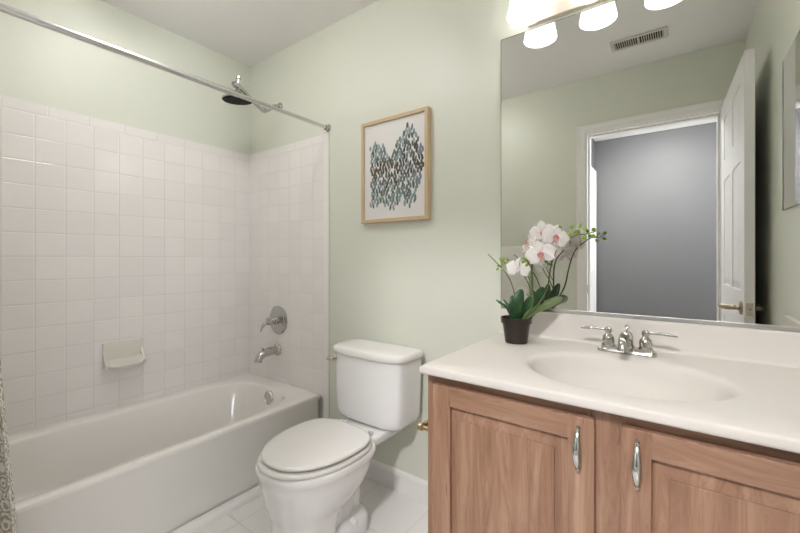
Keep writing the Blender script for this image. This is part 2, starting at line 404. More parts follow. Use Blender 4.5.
for s, xs in ((-1, LX0), (1, LX1)):
    b = nb(); lathe(b, [(0.032, 0), (0.032, 0.004), (0.026, 0.009), (0.012, 0.012), (0.011, 0.018)], (xs, HYD, HZ), (s, 0, 0))
    tube(b, catmull([(xs+s*0.015, HYD, HZ), (xs+s*0.024, HYD-0.003, HZ), (xs+s*0.036, HYD-0.02, HZ+0.002), (xs+s*0.036, HYD-0.07, HZ+0.004), (xs+s*0.027, HYD-0.105, HZ-0.002)]) if s > 0 else
         catmull([(xs+s*0.018, HYD, HZ), (xs+s*0.055, HYD-0.002, HZ), (xs+s*0.070, HYD-0.016, HZ+0.002), (xs+s*0.070, HYD-0.07, HZ+0.004), (xs+s*0.066, HYD-0.105, HZ-0.002)]), [0.011, 0.012, 0.010, 0.008, 0.007], 16)
    o = obj('lever_handle', b, 'lever', door)
obj('latch_plate', box(nb(), LX0+0.005, LX1-0.005, LY1-0.0005, LY1+0.0015, HZ-0.028, HZ+0.028, 0.0005, 1), 'nickel', door)
b = lathe(nb(), [(0.006, 0), (0.006, 0.008), (0.004, 0.011)], ((LX0+LX1)/2, LY1, HZ), (0, 1, 0), 16); obj('latch_bolt', b, 'brass', door)
for z in (0.25, 1.0, 1.8):
    b = tube(nb(), [(LX1+0.002, LY0-0.008, z-0.045), (LX1+0.002, LY0-0.008, z+0.045)], 0.005, 12); obj('hinge', b, 'nickel', door)
# the leaf stands a little off square to the wall: turned about its hinge
RZ = Matrix.Rotation(math.radians(-1.9), 4, 'Z'); hp = Vector((LX1, LY0, 0))
door.rotation_euler = (0, 0, math.radians(-1.9)); door.location = hp-RZ @ hp
t = tag(obj('strike_plate', box(nb(), DX0+0.018, DX0+0.0195, -D-0.034, -D-0.004, HZ-0.03, HZ+0.03, 0.0005, 1), 'nickel'), 'small metal strike plate on the left jamb of the doorway', 'strike plate')

# ================================================================ TUB
tub = thing('bathtub', 'white alcove bathtub filling the tiled recess on the left', 'bathtub', (0.36, -0.78, 0))
TZ = 0.354; b = nb()
X0, X1, Y0, Y1 = 0.0065, 0.7204, -1.563, -0.0085
bcx, bcy = 0.375, -0.800; NA = 112
corner = [math.atan2(y-bcy, x-bcx) % (2*PI) for x in (X0, X1) for y in (Y0, Y1)]
def angles(extra, n):
    A = [2*PI*k/n for k in range(n)]
    for e in extra:
        i = min(range(len(A)), key=lambda i: abs(A[i]-e)); A[i] = e
    return sorted(A)
def rectring(cx, cy, x0, x1, y0, y1, z, A):
    out = []
    for a in A:
        c, s = math.cos(a), math.sin(a); t = 1e9
        if c > 1e-9: t = min(t, (x1-cx)/c)
        if c < -1e-9: t = min(t, (x0-cx)/c)
        if s > 1e-9: t = min(t, (y1-cy)/s)
        if s < -1e-9: t = min(t, (y0-cy)/s)
        out.append(Vector((cx+c*t, cy+s*t, z)))
    return out
def sering(cx, cy, a, bb, z, e, A, dy=0):
    out = []
    for t in A:
        c, s = math.cos(t), math.sin(t)
        r = (abs(c/a)**e+abs(s/bb)**e)**(-1/e); out.append(Vector((cx+c*r, cy+dy+s*r, z)))
    return out
A = angles(corner, NA)
rings = [rectring(bcx, bcy, X0, X1-0.006, Y0, Y1, 0.0, A), rectring(bcx, bcy, X0, X1-0.006, Y0, Y1, TZ-0.03, A), rectring(bcx, bcy, X0, X1, Y0, Y1, TZ-0.018, A),
         rectring(bcx, bcy, X0, X1, Y0, Y1, TZ-0.008, A), rectring(bcx, bcy, X0, X1-0.003, Y0, Y1, TZ-0.002, A), rectring(bcx, bcy, X0, X1-0.009, Y0, Y1, TZ, A),
         sering(bcx, bcy, 0.302, 0.700, TZ, 4.2, A), sering(bcx, bcy, 0.294, 0.692, TZ-0.004, 4.2, A), sering(bcx, bcy, 0.287, 0.684, TZ-0.016, 4.2, A),
         sering(bcx, bcy, 0.275, 0.668, TZ-0.08, 4.0, A, -0.002), sering(bcx, bcy, 0.255, 0.63, TZ-0.20, 3.6, A, 0.01), sering(bcx, bcy, 0.235, 0.59, TZ-0.27, 3.4, A, 0.02),
         sering(bcx, bcy, 0.20, 0.54, TZ-0.30, 3.2, A, 0.03), sering(bcx, bcy, 0.10, 0.35, TZ-0.306, 2.6, A, 0.03)]
loft(b, rings)
obj('basin', b, 'acryl', tub, 40)
oc = Vector((0.398, -0.128, 0.300)); ax = Vector((0, -1, 0.12)).normalized()
b = lathe(nb(), [(0.040, -0.006), (0.041, 0.003), (0.037, 0.008), (0.030, 0.009), (0.028, 0.006), (0.018, 0.006), (0.006, 0.010)], oc, ax); obj('overflow_plate', b, 'nickel', tub)
b = lathe(nb(), [(0.034, 0), (0.034, 0.002), (0.028, 0.004), (0.024, 0.001), (0.01, 0.001)], (0.36, -0.30, TZ-0.305)); obj('drain', b, 'chrome', tub)

# tub spout
sp = thing('tub_spout', 'chrome bath spout on the tile below the shower valve', 'bath spout', (0.322, -0.006, 0.553))
b = lathe(nb(), [(0.038, 0), (0.039, 0.006), (0.034, 0.012), (0.027, 0.02)], (0.322, -0.006, 0.553), (0, -1, 0)); obj('escutcheon', b, 'chrome', sp)
b = tube(nb(), catmull([(0.322, -0.015, 0.553), (0.322, -0.06, 0.553), (0.322, -0.105, 0.549), (0.322, -0.138, 0.531), (0.322, -0.147, 0.508)]), [0.027, 0.026, 0.026, 0.025, 0.023, 0.021], 24)
lathe(b, [(0.023, 0), (0.024, -0.006), (0.018, -0.01)], (0.322, -0.1475, 0.510), (0, 0.2, 1)); obj('spout', b, 'chrome', sp)
b = lathe(nb(), [(0.004, 0), (0.004, 0.012), (0.007, 0.014), (0.007, 0.02), (0.003, 0.023)], (0.322, -0.118, 0.563), (0, 0, 1), 12); obj('diverter_knob', b, 'chrome', sp)
# valve
vv = thing('shower_valve', 'round chrome shower valve with lever handle above the bath spout', 'shower valve', (0.326, -0.006, 0.74))
b = lathe(nb(), [(0.088, 0), (0.089, 0.004), (0.082, 0.009), (0.074, 0.008), (0.068, 0.011), (0.05, 0.013), (0.046, 0.012), (0.03, 0.018)], (0.326, -0.006, 0.74), (0, -1, 0), 48); obj('escutcheon', b, 'chrome', vv)
b = lathe(nb(), [(0.026, 0.012), (0.026, 0.03), (0.022, 0.034), (0.024, 0.05), (0.020, 0.058), (0.026, 0.066), (0.024, 0.078), (0.01, 0.086)], (0.326, -0.006, 0.74), (0, -1, 0), 32); obj('hub', b, 'chrome', vv)
b = tube(nb(), catmull([(0.322, -0.078, 0.735), (0.312, -0.098, 0.724), (0.306, -0.112, 0.704), (0.303, -0.118, 0.675)]), [0.008, 0.009, 0.011, 0.007, 0.004], 14); obj('lever', b, 'chrome', vv)

# soap dish
sd = nb(); sy0, sy1, sz0, sz1 = -0.829, -0.652, 0.565, 0.695
for (x0, x1, y0, y1, z0, z1) in ((0.0065, 0.018, sy0, sy1, sz0, sz1),):
    box(sd, x0, x1, y0, y1, z0, z1, 0.005, 3)
def shelf(y, k):                                                 # cross section of the tray
    return [Vector((0.010, y, 0.585)), Vector((0.04, y, 0.572)), Vector((0.066*k, y, 0.566)), Vector((0.080*k, y, 0.571)), Vector((0.081*k, y, 0.582)), Vector((0.073*k, y, 0.587)), Vector((0.045, y, 0.589)), Vector((0.010, y, 0.612))]
ny = 14; rr_ = []
for i in range(ny+1):
    u = i/ny; y = sy0+0.004+(sy1-sy0-0.008)*u; k = 1-0.32*abs(2*u-1)**5; s = shelf(y, k)
    rise = 0.016*abs(2*u-1)**8
    for j in (3, 4, 5, 6): s[j].z += rise
    s[7].z += rise*1.2
    rr_.append(s)
loft(sd, rr_)
for y in (sy0, sy1-0.010):
    loft(sd, [[Vector((x, yy, z)) for x, z in ((0.010, 0.575), (0.055, 0.570), (0.062, 0.590), (0.045, 0.605), (0.020, 0.645), (0.010, 0.665))] for yy in (y, y+0.010)])
tag(obj('soap_dish', sd, 'white', None, 50), 'white ceramic soap dish set in the tiled long wall', 'soap dish')

# ================================================================ shower arm and head
sh = thing('rain_shower', 'chrome rain shower head with black face on an angled arm above the tub', 'shower head', (0.33, -0.0, 2.07))
b = lathe(nb(), [(0.028, 0), (0.028, 0.003), (0.020, 0.010), (0.012, 0.014)], (0.33, 0, 2.085), (0, -1, 0)); obj('flange', b, 'chrome', sh)
b = tube(nb(), catmull([(0.33, -0.01, 2.085), (0.33, -0.035, 2.083), (0.335, -0.06, 2.066), (0.337, -0.085, 2.038), (0.338, -0.12, 2.024), (0.342, -0.155, 2.032)]), 0.0095, 14)
lathe(b, [(0.015, 0), (0.017, 0.006), (0.017, 0.022), (0.013, 0.028)], (0.337, -0.106, 2.028), (0.05, -1, 0), 16); obj('arm', b, 'chrome', sh)
b = tube(nb(), catmull([(0.342, -0.15, 2.030), (0.348, -0.20, 2.052), (0.356, -0.26, 2.085), (0.360, -0.30, 2.100)]), [0.010, 0.009, 0.012, 0.014], 14); obj('extension_arm', b, 'chrome', sh)
b = lathe(nb(), [(0.016, -0.03), (0.018, -0.02), (0.018, 0.02), (0.012, 0.032)], (0.360, -0.305, 2.100), (0.35, -1, 0.1), 16)
lathe(b, [(0.008, 0), (0.008, 0.03), (0.014, 0.034), (0.014, 0.045)], (0.360, -0.300, 2.108), (0.1, 0.05, 1), 12)
lathe(b, [(0.010, 0), (0.012, 0.03), (0.02, 0.05), (0.015, 0.06)], (0.360, -0.300, 2.112), (0, -0.05, -1), 16); obj('swivel', b, 'chrome', sh)
hc = Vector((0.360, -0.302, 2.024)); hax = Vector((0.04, -0.10, 1)).normalized()
b = lathe(nb(), [(0.076, -0.004), (0.084, 0.0), (0.084, 0.006), (0.070, 0.014), (0.035, 0.021), (0.017, 0.032), (0.014, 0.038)], hc, hax, 48); obj('rain_head', b, 'chrome', sh)
b = lathe(nb(), [(0.003, -0.0072), (0.078, -0.0072), (0.081, -0.003)], hc, hax, 48)
q = Vector((0, 0, 1)).rotation_difference(hax)
for r_ in (0.015, 0.03, 0.045, 0.06, 0.071):
    k_ = int(r_*420)
    for i in range(k_):
        a = 2*PI*i/k_; sph(b, hc+q @ Vector((r_*math.cos(a), r_*math.sin(a), -0.0075)), 0.0021, n=4, mi=1)
obj('spray_face', b, ['nozzle', 'dark'], sh)

# ================================================================ rod, curtain
rod = thing('curtain_rod', 'straight metal shower curtain rod spanning the tub alcove', 'curtain rod', (0.774, -0.78, 1.862))
obj('tube', tube(nb(), [(0.774, -0.008, 1.862), (0.774, -0.95, 1.862)], 0.0100, 24), 'rodm', rod)
obj('sleeve', tube(nb(), [(0.774, -0.55, 1.862), (0.774, -D+0.004, 1.862)], 0.0122, 24), 'rodm', rod)
for y, s in ((-0.0, -1), (-D, 1)):
    obj('flange', lathe(nb(), [(0.021, 0.0), (0.022, 0.003), (0.019, 0.008), (0.0145, 0.012), (0.0145, 0.022)], (0.774, y+(s*0.0015), 1.862), (0, s, 0), 24), 'chrome', rod)
cu = thing('shower_curtain', 'taupe and cream damask shower curtain gathered at the near end of the rod', 'shower curtain', (0.79, -1.42, 0.1))
b = nb(); uvl = b.loops.layers.uv.new('UVMap'); nu, nz_ = 150, 36; grid = []
for j in range(nz_+1):
    v = j/nz_; z = 1.815-(1.815-0.10)*v; row = []
    yend = -1.304+0.044*min(1, max(0, (v-0.42)/0.42))**1.2
    for i in range(nu+1):
        u = i/nu; y = -1.552+(yend+1.552)*u
        am = (0.016+0.020*v)
        x = 0.776+0.022*v+am*math.sin(u*PI*2*5.5+0.35*math.sin(3*v))+0.004*math.sin(11*u+5*v)
        y += 0.006*math.sin(u*PI*2*11)
        row.append((b.verts.new((x, y, z)), u*1.5, z))
    grid.append(row)
for j in range(nz_):
    for i in range(nu):
        q4 = (grid[j][i], grid[j][i+1], grid[j+1][i+1], grid[j+1][i]); f = b.faces.new([p[0] for p in q4])
        for lp, p in zip(f.loops, q4): lp[uvl].uv = (p[1], p[2])
cl = obj('cloth', b, 'curtain', cu, 180); sm = cl.modifiers.new('s', 'SOLIDIFY'); sm.thickness = 0.0015
ring0 = None
for i in range(6):
    y = -1.545+0.046*i
    if ring0 is None:
        b = nb(); rp = [Vector((0.774+0.021*math.cos(a), y, 1.853+0.025*math.sin(a))) for a in (2*PI*k/24 for k in range(25))]
        tube(b, rp, 0.0016, 8, cap=False); ring0 = obj('curtain_ring', b, 'chrome', cu)
    else:
        c = ring0.copy(); c.parent = cu; c.location = (0, 0.046*i, 0); COL.objects.link(c)

# ================================================================ framed picture
PX0, PX1, PZ0, PZ1, PD = 1.046, 1.450, 1.308, 1.820, 0.030
pic = thing('framed_picture', 'light wood framed print of grey-green drops above the toilet', 'framed picture', ((PX0+PX1)/2, 0, PZ0))
b = nb(); FW = 0.017
def fr(i, y): return [Vector((x, y, z)) for x, z in ((PX0+i, PZ0+i), (PX1-i, PZ0+i), (PX1-i, PZ1-i), (PX0+i, PZ1-i))]
loft(b, [fr(0, -0.001), fr(0, -PD+0.0015), fr(0.0015, -PD), fr(FW-0.001, -PD), fr(FW, -PD+0.001), fr(FW, -0.001)], closed=True); obj('frame', b, 'frame', pic, 30)
pr = obj('print', box(nb(), PX0+FW-0.002, PX1-FW+0.002, -0.020, -0.004, PZ0+FW-0.002, PZ1-FW+0.002), 'paper', pic)
dropcols = ['#6c7f7c', '#8c999a', '#5d7370', '#544c3a', '#47443f', '#7b8491', '#a0aaa9', '#5f5338', '#5d6464', '#819793']
for i, c in enumerate(dropcols): M['drop%d' % i] = plain('print_ink_%d' % i, lin(c), 0.6, var=0.15, vscale=90)
b = nb(); rnd = random.Random(11)
TOPS = [(0, .85), (.25, .85), (.39, .66), (.53, .84), (.72, 1.0), (.84, .95), (.94, .80), (1, .72)]
BOTS = [(0, .04), (.25, .10), (.44, .0), (.60, .10), (.77, .02), (.90, .14), (1, .44)]
def interp(T, u):
    u = min(max(u, 0), 1)
    for (a, p), (c, q) in zip(T, T[1:]):
        if a <= u <= c: return p+(q-p)*(u-a)/(c-a)
def inside(u, v):                     # u 0..1 left-right, v 0..1 bottom-top over the printed cluster
    return interp(BOTS, u) <= v <= interp(TOPS, u)
CX0, CX1, CZ0, CZ1 = 1.105, 1.418, 1.362, 1.764
row = 0; v = 0.0
while v <= 1.001:
    nu_ = 17
    for i in range(nu_):
        u = (i+0.5*(row % 2))/(nu_-0.5)+rnd.uniform(-.012, .012); vv_ = v+rnd.uniform(-.012, .012)
        if not inside(min(max(u, 0), 1), vv_) or rnd.random() < 0.05: continue
        k = rnd.random()
        if 0.42 < vv_ < 0.60 and k < 0.75: ci = rnd.choice((3, 7, 8, 4) if vv_ > 0.5 or u > 0.35 else (3, 7, 8))
        elif u > 0.62 and 0.52 < vv_ < 0.78 and k < 0.8: ci = rnd.choice((4, 8, 8, 5))
        elif vv_ > 0.58: ci = rnd.choice((0, 1, 2, 6, 9, 8))
        elif vv_ > 0.28: ci = rnd.choice((1, 5, 6, 8, 0, 7) if u < 0.6 else (0, 5, 1, 8))
        else: ci = rnd.choice((2, 0, 9, 8, 1))
        cx_ = CX0+(CX1-CX0)*u; cz_ = CZ0+(CZ1-CZ0)*vv_; w_ = rnd.uniform(.0058, .0074); h_ = rnd.uniform(.0130, .0170); tl = rnd.uniform(-.25, .25)
        vs = []
        for kk in range(12):
            a = 2*PI*kk/12; xx = w_*math.cos(a)*(1-0.25*math.sin(a)); zz = h_*math.sin(a)
            vs.append(b.verts.new((cx_+xx*math.cos(tl)-zz*math.sin(tl), -0.0203-0.00002*(len(vs) % 2)-0.0001*rnd.random(), cz_+xx*math.sin(tl)+zz*math.cos(tl))))
        f = b.faces.new(vs); f.material_index = ci
    v += 0.045; row += 1
obj('painted_drops', b, ['drop%d' % i for i in range(10)], pr, smooth=False)

# ================================================================ toilet
TXC = 1.222
to = thing('toilet', 'white two-piece toilet with closed lid between tub and vanity', 'toilet', (TXC, -0.35, 0))
def egg(w, cy, lf, lb, z, n=64, nf=2.15, nk=2.6): return srect(TXC, cy, w, lb, z, nf, nk, n, lf)
b = nb()
def eg2(w, cy, lf, lb, z, nk=3.0): return srect(TXC, cy, w, lb, z, 2.3, nk, 64, lf)
loft(b, [eg2(.112, -.53, .135, .070, 0, 4), eg2(.116, -.53, .139, .073, .004, 4), eg2(.114, -.53, .136, .070, .03, 4), eg2(.112, -.53, .134, .070, .12, 4), eg2(.114, -.52, .148, .080, .17, 4),
         eg2(.124, -.50, .175, .11, .195, 3.4), eg2(.143, -.48, .205, .145, .222), eg2(.160, -.465, .228, .165, .265), eg2(.172, -.458, .245, .18, .31), eg2(.180, -.455, .252, .188, .343),
         eg2(.187, -.455, .258, .192, .352), eg2(.189, -.455, .260, .193, .364), eg2(.187, -.455, .258, .192, .374), eg2(.180, -.455, .250, .188, .378)])
# rear pedestal with trapway
loft(b, [srect(TXC, -.375, w, lb, z, 2.8, 2.8, 48, lf) for w, lb, lf, z in
         ((.114, .115, .12, 0), (.117, .118, .12, .006), (.116, .116, .12, .065), (.106, .106, .11, .082), (.080, .095, .10, .094), (.060, .085, .10, .14), (.058, .092, .10, .22), (.066, .105, .10, .28), (.088, .15, .10, .32), (.108, .22, .10, .345), (.118, .26, .10, .356))])
tube(b, catmull([(TXC, -.46, .20), (TXC, -.43, .10), (TXC, -.39, .10), (TXC, -.36, .19), (TXC, -.345, .235), (TXC, -.33, .16), (TXC, -.34, .05)], 6), [0.075, 0.08, 0.078, 0.075, 0.07, 0.07, 0.07], 24)
loft(b, [srect(TXC, -.18, w, .145, z, 5, 6, 48, .15) for w, z in ((.110, .335), (.122, .342), (.125, .352), (.125, .368), (.120, .376), (.115, .3775))])
obj('bowl', b, 'china', to, 60)
for s in (-1, 1):
    obj('bolt_cap', lathe(nb(), [(0.017, 0), (0.017, 0.008), (0.013, 0.018), (0.005, 0.022)], (TXC+s*0.098, -0.380, 0.073), (s*0.35, 0, 1), 20), 'seat', to)
b = nb()
S_ = lambda k, z: egg(.186*k, -.455, .257*k, .165*k, z-.026, nk=3.0)
I_ = lambda k, z: egg(.115*k, -.455, .175*k, .110*k, z-.026)
loft(b, [S_(.985, .406), S_(1, .410), S_(1, .417), S_(.985, .421), I_(1.03, .421), I_(1, .417), I_(1, .410), I_(1.03, .406)], closed=True); obj('seat', b, 'seat', to, 50)
b = nb(); L_ = lambda k, z, c=0: egg(.179*k, -.452, .245*k, .158*k, z-.026, nk=3.0)
loft(b, [L_(.965, .4275), L_(.995, .430), L_(1, .434), L_(.995, .4385), L_(.97, .4425), L_(.9, .4445), L_(.5, .446)]); obj('lid', b, 'seat', to, 60)
for s in (-1, 1):
    b = box(nb(), TXC+s*0.075-0.022, TXC+s*0.075+0.022, -0.288, -0.252, 0.3765, 0.400, 0.006, 3); tube(b, [(TXC+s*0.075-0.026, -0.285, 0.399), (TXC+s*0.075+0.026, -0.285, 0.399)], 0.009, 14); obj('hinge', b, 'seat', to)
    obj('lid_bumper', box(nb(), TXC+s*0.12-0.01, TXC+s*0.12+0.01, -0.60, -0.585, 0.3952, 0.4002, 0.001, 1), 'seat', to)
b = nb(); TYC = -0.118
tk = ((.120, .060, .3785), (.150, .074, .380), (.174, .085, .386), (.189, .090, .398), (.196, .092, .418), (.199, .093, .45), (.202, .094, .53), (.204, .095, .60), (.206, .096, .682))
loft(b, [srect(TXC, TYC, a, bb, z, 5, 9, 80, bb+0.004) for a, bb, z in tk]); obj('tank', b, 'china', to, 60)
b = nb(); lk = ((.205, .094, .680), (.212, .100, .682), (.216, .103, .688), (.217, .1035, .697), (.214, .102, .708), (.207, .096, .7145), (.196, .087, .717), (.12, .05, .7185))
loft(b, [srect(TXC, TYC-.003, a, bb, z, 4.2, 8, 80, bb+0.008) for a, bb, z in lk]); obj('tank_lid', b, 'seat', to, 60)
b = lathe(nb(), [(0.015, 0), (0.016, 0.004), (0.011, 0.012), (0.009, 0.016)], (TXC-0.180, -0.209, 0.655), (0, -1, 0), 20)
tube(b, catmull([(TXC-0.180, -0.222, 0.655), (TXC-0.186, -0.229, 0.655), (TXC-0.198, -0.231, 0.653), (TXC-0.212, -0.230, 0.650)]), [0.007, 0.007, 0.008, 0.009, 0.006], 12); obj('flush_lever', b, 'nickel', to)
# ================================================================ vanity
VX0, VX1, VY, VZ = 1.7895, WX-0.001, -0.568, 0.808
va = thing('vanity_cabinet', 'natural maple two-door bathroom vanity cabinet under the white sink top', 'vanity cabinet', (2.245, -0.29, 0))
b = nb()
box(b, VX0, VX0+0.018, VY+0.02, -0.014, 0.0, VZ); box(b, VX1-0.018, VX1, VY+0.02, -0.001, 0, VZ); box(b, VX0+0.018, VX1-0.018, VY+0.02, -0.02, 0.10, 0.118); box(b, VX0+0.018, VX1-0.018, -0.02, -0.012, 0.1, VZ); box(b, VX0+0.018, VX1-0.018, -0.50, -0.485, 0, 0.10)
obj('carcass', b, 'woodY', va, smooth=False)
b = nb()
for x0, x1 in ((VX0, VX0+0.035), (2.215, 2.282), (VX1-0.035, VX1)): box(b, x0, x1, VY, VY+0.02, 0.10, VZ, 0.001, 1, 0)
for x0, x1 in ((VX0+0.035, 2.215), (2.282, VX1-0.035)):
    box(b, x0, x1, VY+0.0003, VY+0.02, VZ-0.045, VZ, 0, 1, 1); box(b, x0, x1, VY+0.0003, VY+0.02, 0.10, 0.14, 0, 1, 1)
obj('face_frame', b, ['woodZ', 'woodX'], va)
def cab_door(x0, x1, hx):
    z0, z1, y0, y1 = 0.125, 0.781, VY-0.0195, VY-0.0005; w = 0.054; b = nb()
    for a, c in ((x0, x0+w), (x1-w, x1)): box(b, a, c, y0, y1, z0, z1, 0.003, 2, 0)
    for a, c in ((z0, z0+w), (z1-w, z1)): box(b, x0+w-0.0015, x1-w+0.0015, y0+0.0004, y1, a, c, 0.003, 2, 1)
    # sunk groove then raised field
    X = lambda i, y: [Vector((x, y, z)) for x, z in ((x0+w+i, z0+w+i), (x1-w-i, z0+w+i), (x1-w-i, z1-w-i), (x0+w+i, z1-w-i))]
    R = [X(-0.001, y0+0.0135), X(0.004, y0+0.013), X(0.029, y0+0.0055), X(0.0295, y0+0.0015), X(0.032, y0+0.0008)]
    loft(b, R, False, True, 0)
    d = obj('door', b, ['woodZ', 'woodX'], va, 12)
    zt, zb = 0.762, 0.662; h = nb(); n_ = 20; rings = []
    for i in range(n_+1):
        u = i/n_; z = zt+(zb-zt)*u; s = math.sin(PI*u); yy = y0-0.004-0.021*s**0.8; ww = 0.0028+0.0052*s; tt = 0.002+0.0024*s
        rings.append([Vector((hx+ww*math.cos(a), yy+tt*math.sin(a), z)) for a in (2*PI*k/14 for k in range(14))])
    loft(h, rings)
    for z in (zt-0.006, zb+0.006): lathe(h, [(0.005, 0), (0.004, 0.012)], (hx, y0, z), (0, -1, 0), 12)
    obj('bow_handle', h, 'chrome', d)
cab_door(1.817, 2.224, 2.192)
cab_door(2.273, 2.680, 2.303)

vt = thing('sink_countertop', 'white one-piece sink top with oval basin on the maple cabinet', 'sink top', (2.24, -0.30, 0.81))
CZ = 0.8317; cX0, cX1, cY0, cY1 = 1.787, WX-0.0005, -0.6076, -0.0005
scx, scy = 2.243, -0.345; corner = [math.atan2(y-scy, x-scx) % (2*PI) for x in (cX0, cX1) for y in (cY0, cY1)]
A = angles(corner, 128)
def R(i, z): return rectring(scx, scy, cX0+i, cX1, cY0+i, cY1, z, A)
b = nb()
loft(b, [R(0.004, VZ+0.0005), R(0.0005, VZ+0.003), R(0, VZ+0.006), R(0, CZ-0.006), R(0.002, CZ-0.0018), R(0.006, CZ),
         sering(scx, scy, .262, .208, CZ, 2.0, A), sering(scx, scy, .245, .195, CZ-.0008, 2.0, A), sering(scx, scy, .232, .185, CZ-.005, 2.0, A), sering(scx, scy, .224, .177, CZ-.016, 2.0, A),
         sering(scx, scy, .212, .166, CZ-.044, 2.05, A, .002), sering(scx, scy, .188, .145, CZ-.085, 2.1, A, .006), sering(scx, scy, .14, .105, CZ-.11, 2.1, A, .01), sering(scx, scy, .08, .06, CZ-.128, 2, A, .014), sering(scx, scy, .022, .022, CZ-.134, 2, A, .014)], False, True)
obj('counter', b, 'marble', vt, 50)
b = nb(); prof = [(-.0005, CZ-.002), (-.030, CZ-.001), (-.024, CZ+.003), (-.020, CZ+.010), (-.019, .915), (-.017, .923), (-.012, .9263), (-.0005, .9263)]
loft(b, [[Vector((x, y, z)) for y, z in prof] for x in (cX0+0.001, cX1)]); obj('backsplash', b, 'marble', vt, 40)
b = nb(); yz = [(-0.0005, CZ-.002), (-0.0005, .9263), (-.44, .9263), (-.475, .921), (-.505, .908), (-.525, .885), (-.535, CZ-.002)]
loft(b, [[Vector((x, y, z)) for y, z in yz] for x in (WX-0.020, WX-0.0005)]); obj('side_splash', b, 'marble', vt, 25)
obj('drain', lathe(nb(), [(0.024, 0), (0.024, 0.002), (0.019, 0.004), (0.015, 0.002), (0.012, 0.006), (0.004, 0.008)], (scx, scy+.014, CZ-.134)), 'chrome', vt)

# faucet
fx, fy = 2.236, -0.102
fa = thing('faucet', 'chrome two-handle faucet behind the oval basin', 'faucet', (fx, fy, CZ))
b = nb(); loft(b, [srect(fx, fy, a, bb, CZ+z, 6, 6, 48) for a, bb, z in ((.080, .027, .0003), (.081, .028, .004), (.079, .026, .009), (.074, .022, .012), (.070, .018, .0175), (.062, .014, .019))]); obj('base_plate', b, 'chrome', fa, 30)
b = lathe(nb(), [(.022, .014), (.023, .022), (.019, .028), (.018, .045), (.019, .052), (.015, .062), (.008, .068)], (fx, fy, CZ), (0, 0, 1), 28)
tube(b, catmull([(fx, fy, CZ+.045), (fx, fy-.025, CZ+.056), (fx, fy-.060, CZ+.058), (fx, fy-.092, CZ+.048), (fx, fy-.104, CZ+.030)]), [.017, .016, .0145, .013, .012], 20)
lathe(b, [(.0135, 0), (.014, -.008), (.009, -.009)], (fx, fy-.104, CZ+.034), (0, .15, 1), 20); obj('spout', b, 'chrome', fa)
b = lathe(nb(), [(.0025, .0), (.0025, .028), (.006, .031), (.007, .036), (.003, .041)], (fx, fy+.016, CZ+.045), (0, 0, 1), 14); obj('lift_knob', b, 'chrome', fa)
for s in (-1, 1):
    hx = fx+s*0.0508
    b = lathe(nb(), [(.020, .014), (.021, .020), (.017, .025), (.018, .036), (.0165, .046), (.010, .053), (.008, .058), (.011, .063), (.011, .071), (.005, .077)], (hx, fy, CZ), (0, 0, 1), 24)
    h = obj('handle', b, 'chrome', fa)
    b = tube(nb(), catmull([(hx+s*.006, fy, CZ+.068), (hx+s*.025, fy-.002, CZ+.068), (hx+s*.045, fy-.004, CZ+.070), (hx+s*.066, fy-.005, CZ+.068), (hx+s*.080, fy-.005, CZ+.066)]), [.005, .0045, .0065, .0075, .006, .003], 14, flat=0.7); obj('lever', b, 'chrome', h)

# ================================================================ wall mirror and lamp bar
MX0, MX1, MZ0, MZ1 = 1.7874, 2.672, 0.9366, 2.0126
b = box(nb(), MX0, MX1, -0.0065, -0.0005, MZ0, MZ1)
mi = thing('wall_mirror', 'large frameless mirror above the sink backsplash', 'mirror', (2.23, 0, MZ0))
obj('glass', b, 'mirror', mi, smooth=False)
b = nb(); e = 0.0016
box(b, MX0-e, MX0, -0.0068, -0.0003, MZ0-e, MZ1+e); box(b, MX0-e, MX1, -0.0068, -0.0003, MZ1, MZ1+0.0025); box(b, MX1, MX1+e, -0.0068, -0.0003, MZ0-e, MZ1+e)
obj('edge_strip', b, 'edge', mi, smooth=False)
b = nb(); box(b, MX0, MX1, -0.010, -0.0003, MZ0-0.0095, MZ0-0.0001, 0.001, 1); box(b, MX0, MX1, -0.010, -0.0067, MZ0-0.002, MZ0+0.004, 0.001, 1)
obj('bottom_channel', b, 'rodm', mi)

LXS = (1.915, 2.125, 2.335, 2.545); LYC = -0.100; LZB = 2.016
vl = thing('vanity_light', 'four-lamp light bar with frosted glass shades above the mirror', 'wall lamp', (2.23, 0, 2.02))
b = box(nb(), 1.895, 2.565, -0.024, -0.0005, 2.0275, 2.069, 0.004, 2); obj('backplate', b, 'bulbchrome', vl)
for i, x in enumerate(LXS):
    b = tube(nb(), catmull([(x, -0.02, 2.06), (x, -0.05, 2.075), (x, -0.08, 2.12), (x, LYC, 2.155)]), 0.008, 12)
    lathe(b, [(.022, .0), (.026, -.012), (.026, -.03), (.02, -.032)], (x, LYC, 2.168), (0, 0, 1), 24); arm = obj('arm', b, 'bulbchrome', vl)
    b = nb(); n_ = 48
    pf = [(.038, 2.150), (.042, 2.148), (.046, 2.125), (.056, 2.06), (.064, LZB+.003), (.0635, LZB), (.0615, LZB+.001), (.054, 2.055), (.043, 2.125), (.038, 2.146)]
    loft(b, [[Vector((x+r*math.cos(2*PI*k/n_), LYC+r*math.sin(2*PI*k/n_), z)) for k in range(n_)] for r, z in pf], closed=True)
    shd = obj('glass_shade', b, 'shade', arm)
    b = sph(nb(), (x, LYC, 2.062), 0.030, (1, 1, 1.15), 12); obj('bulb', b, 'bulb', arm)

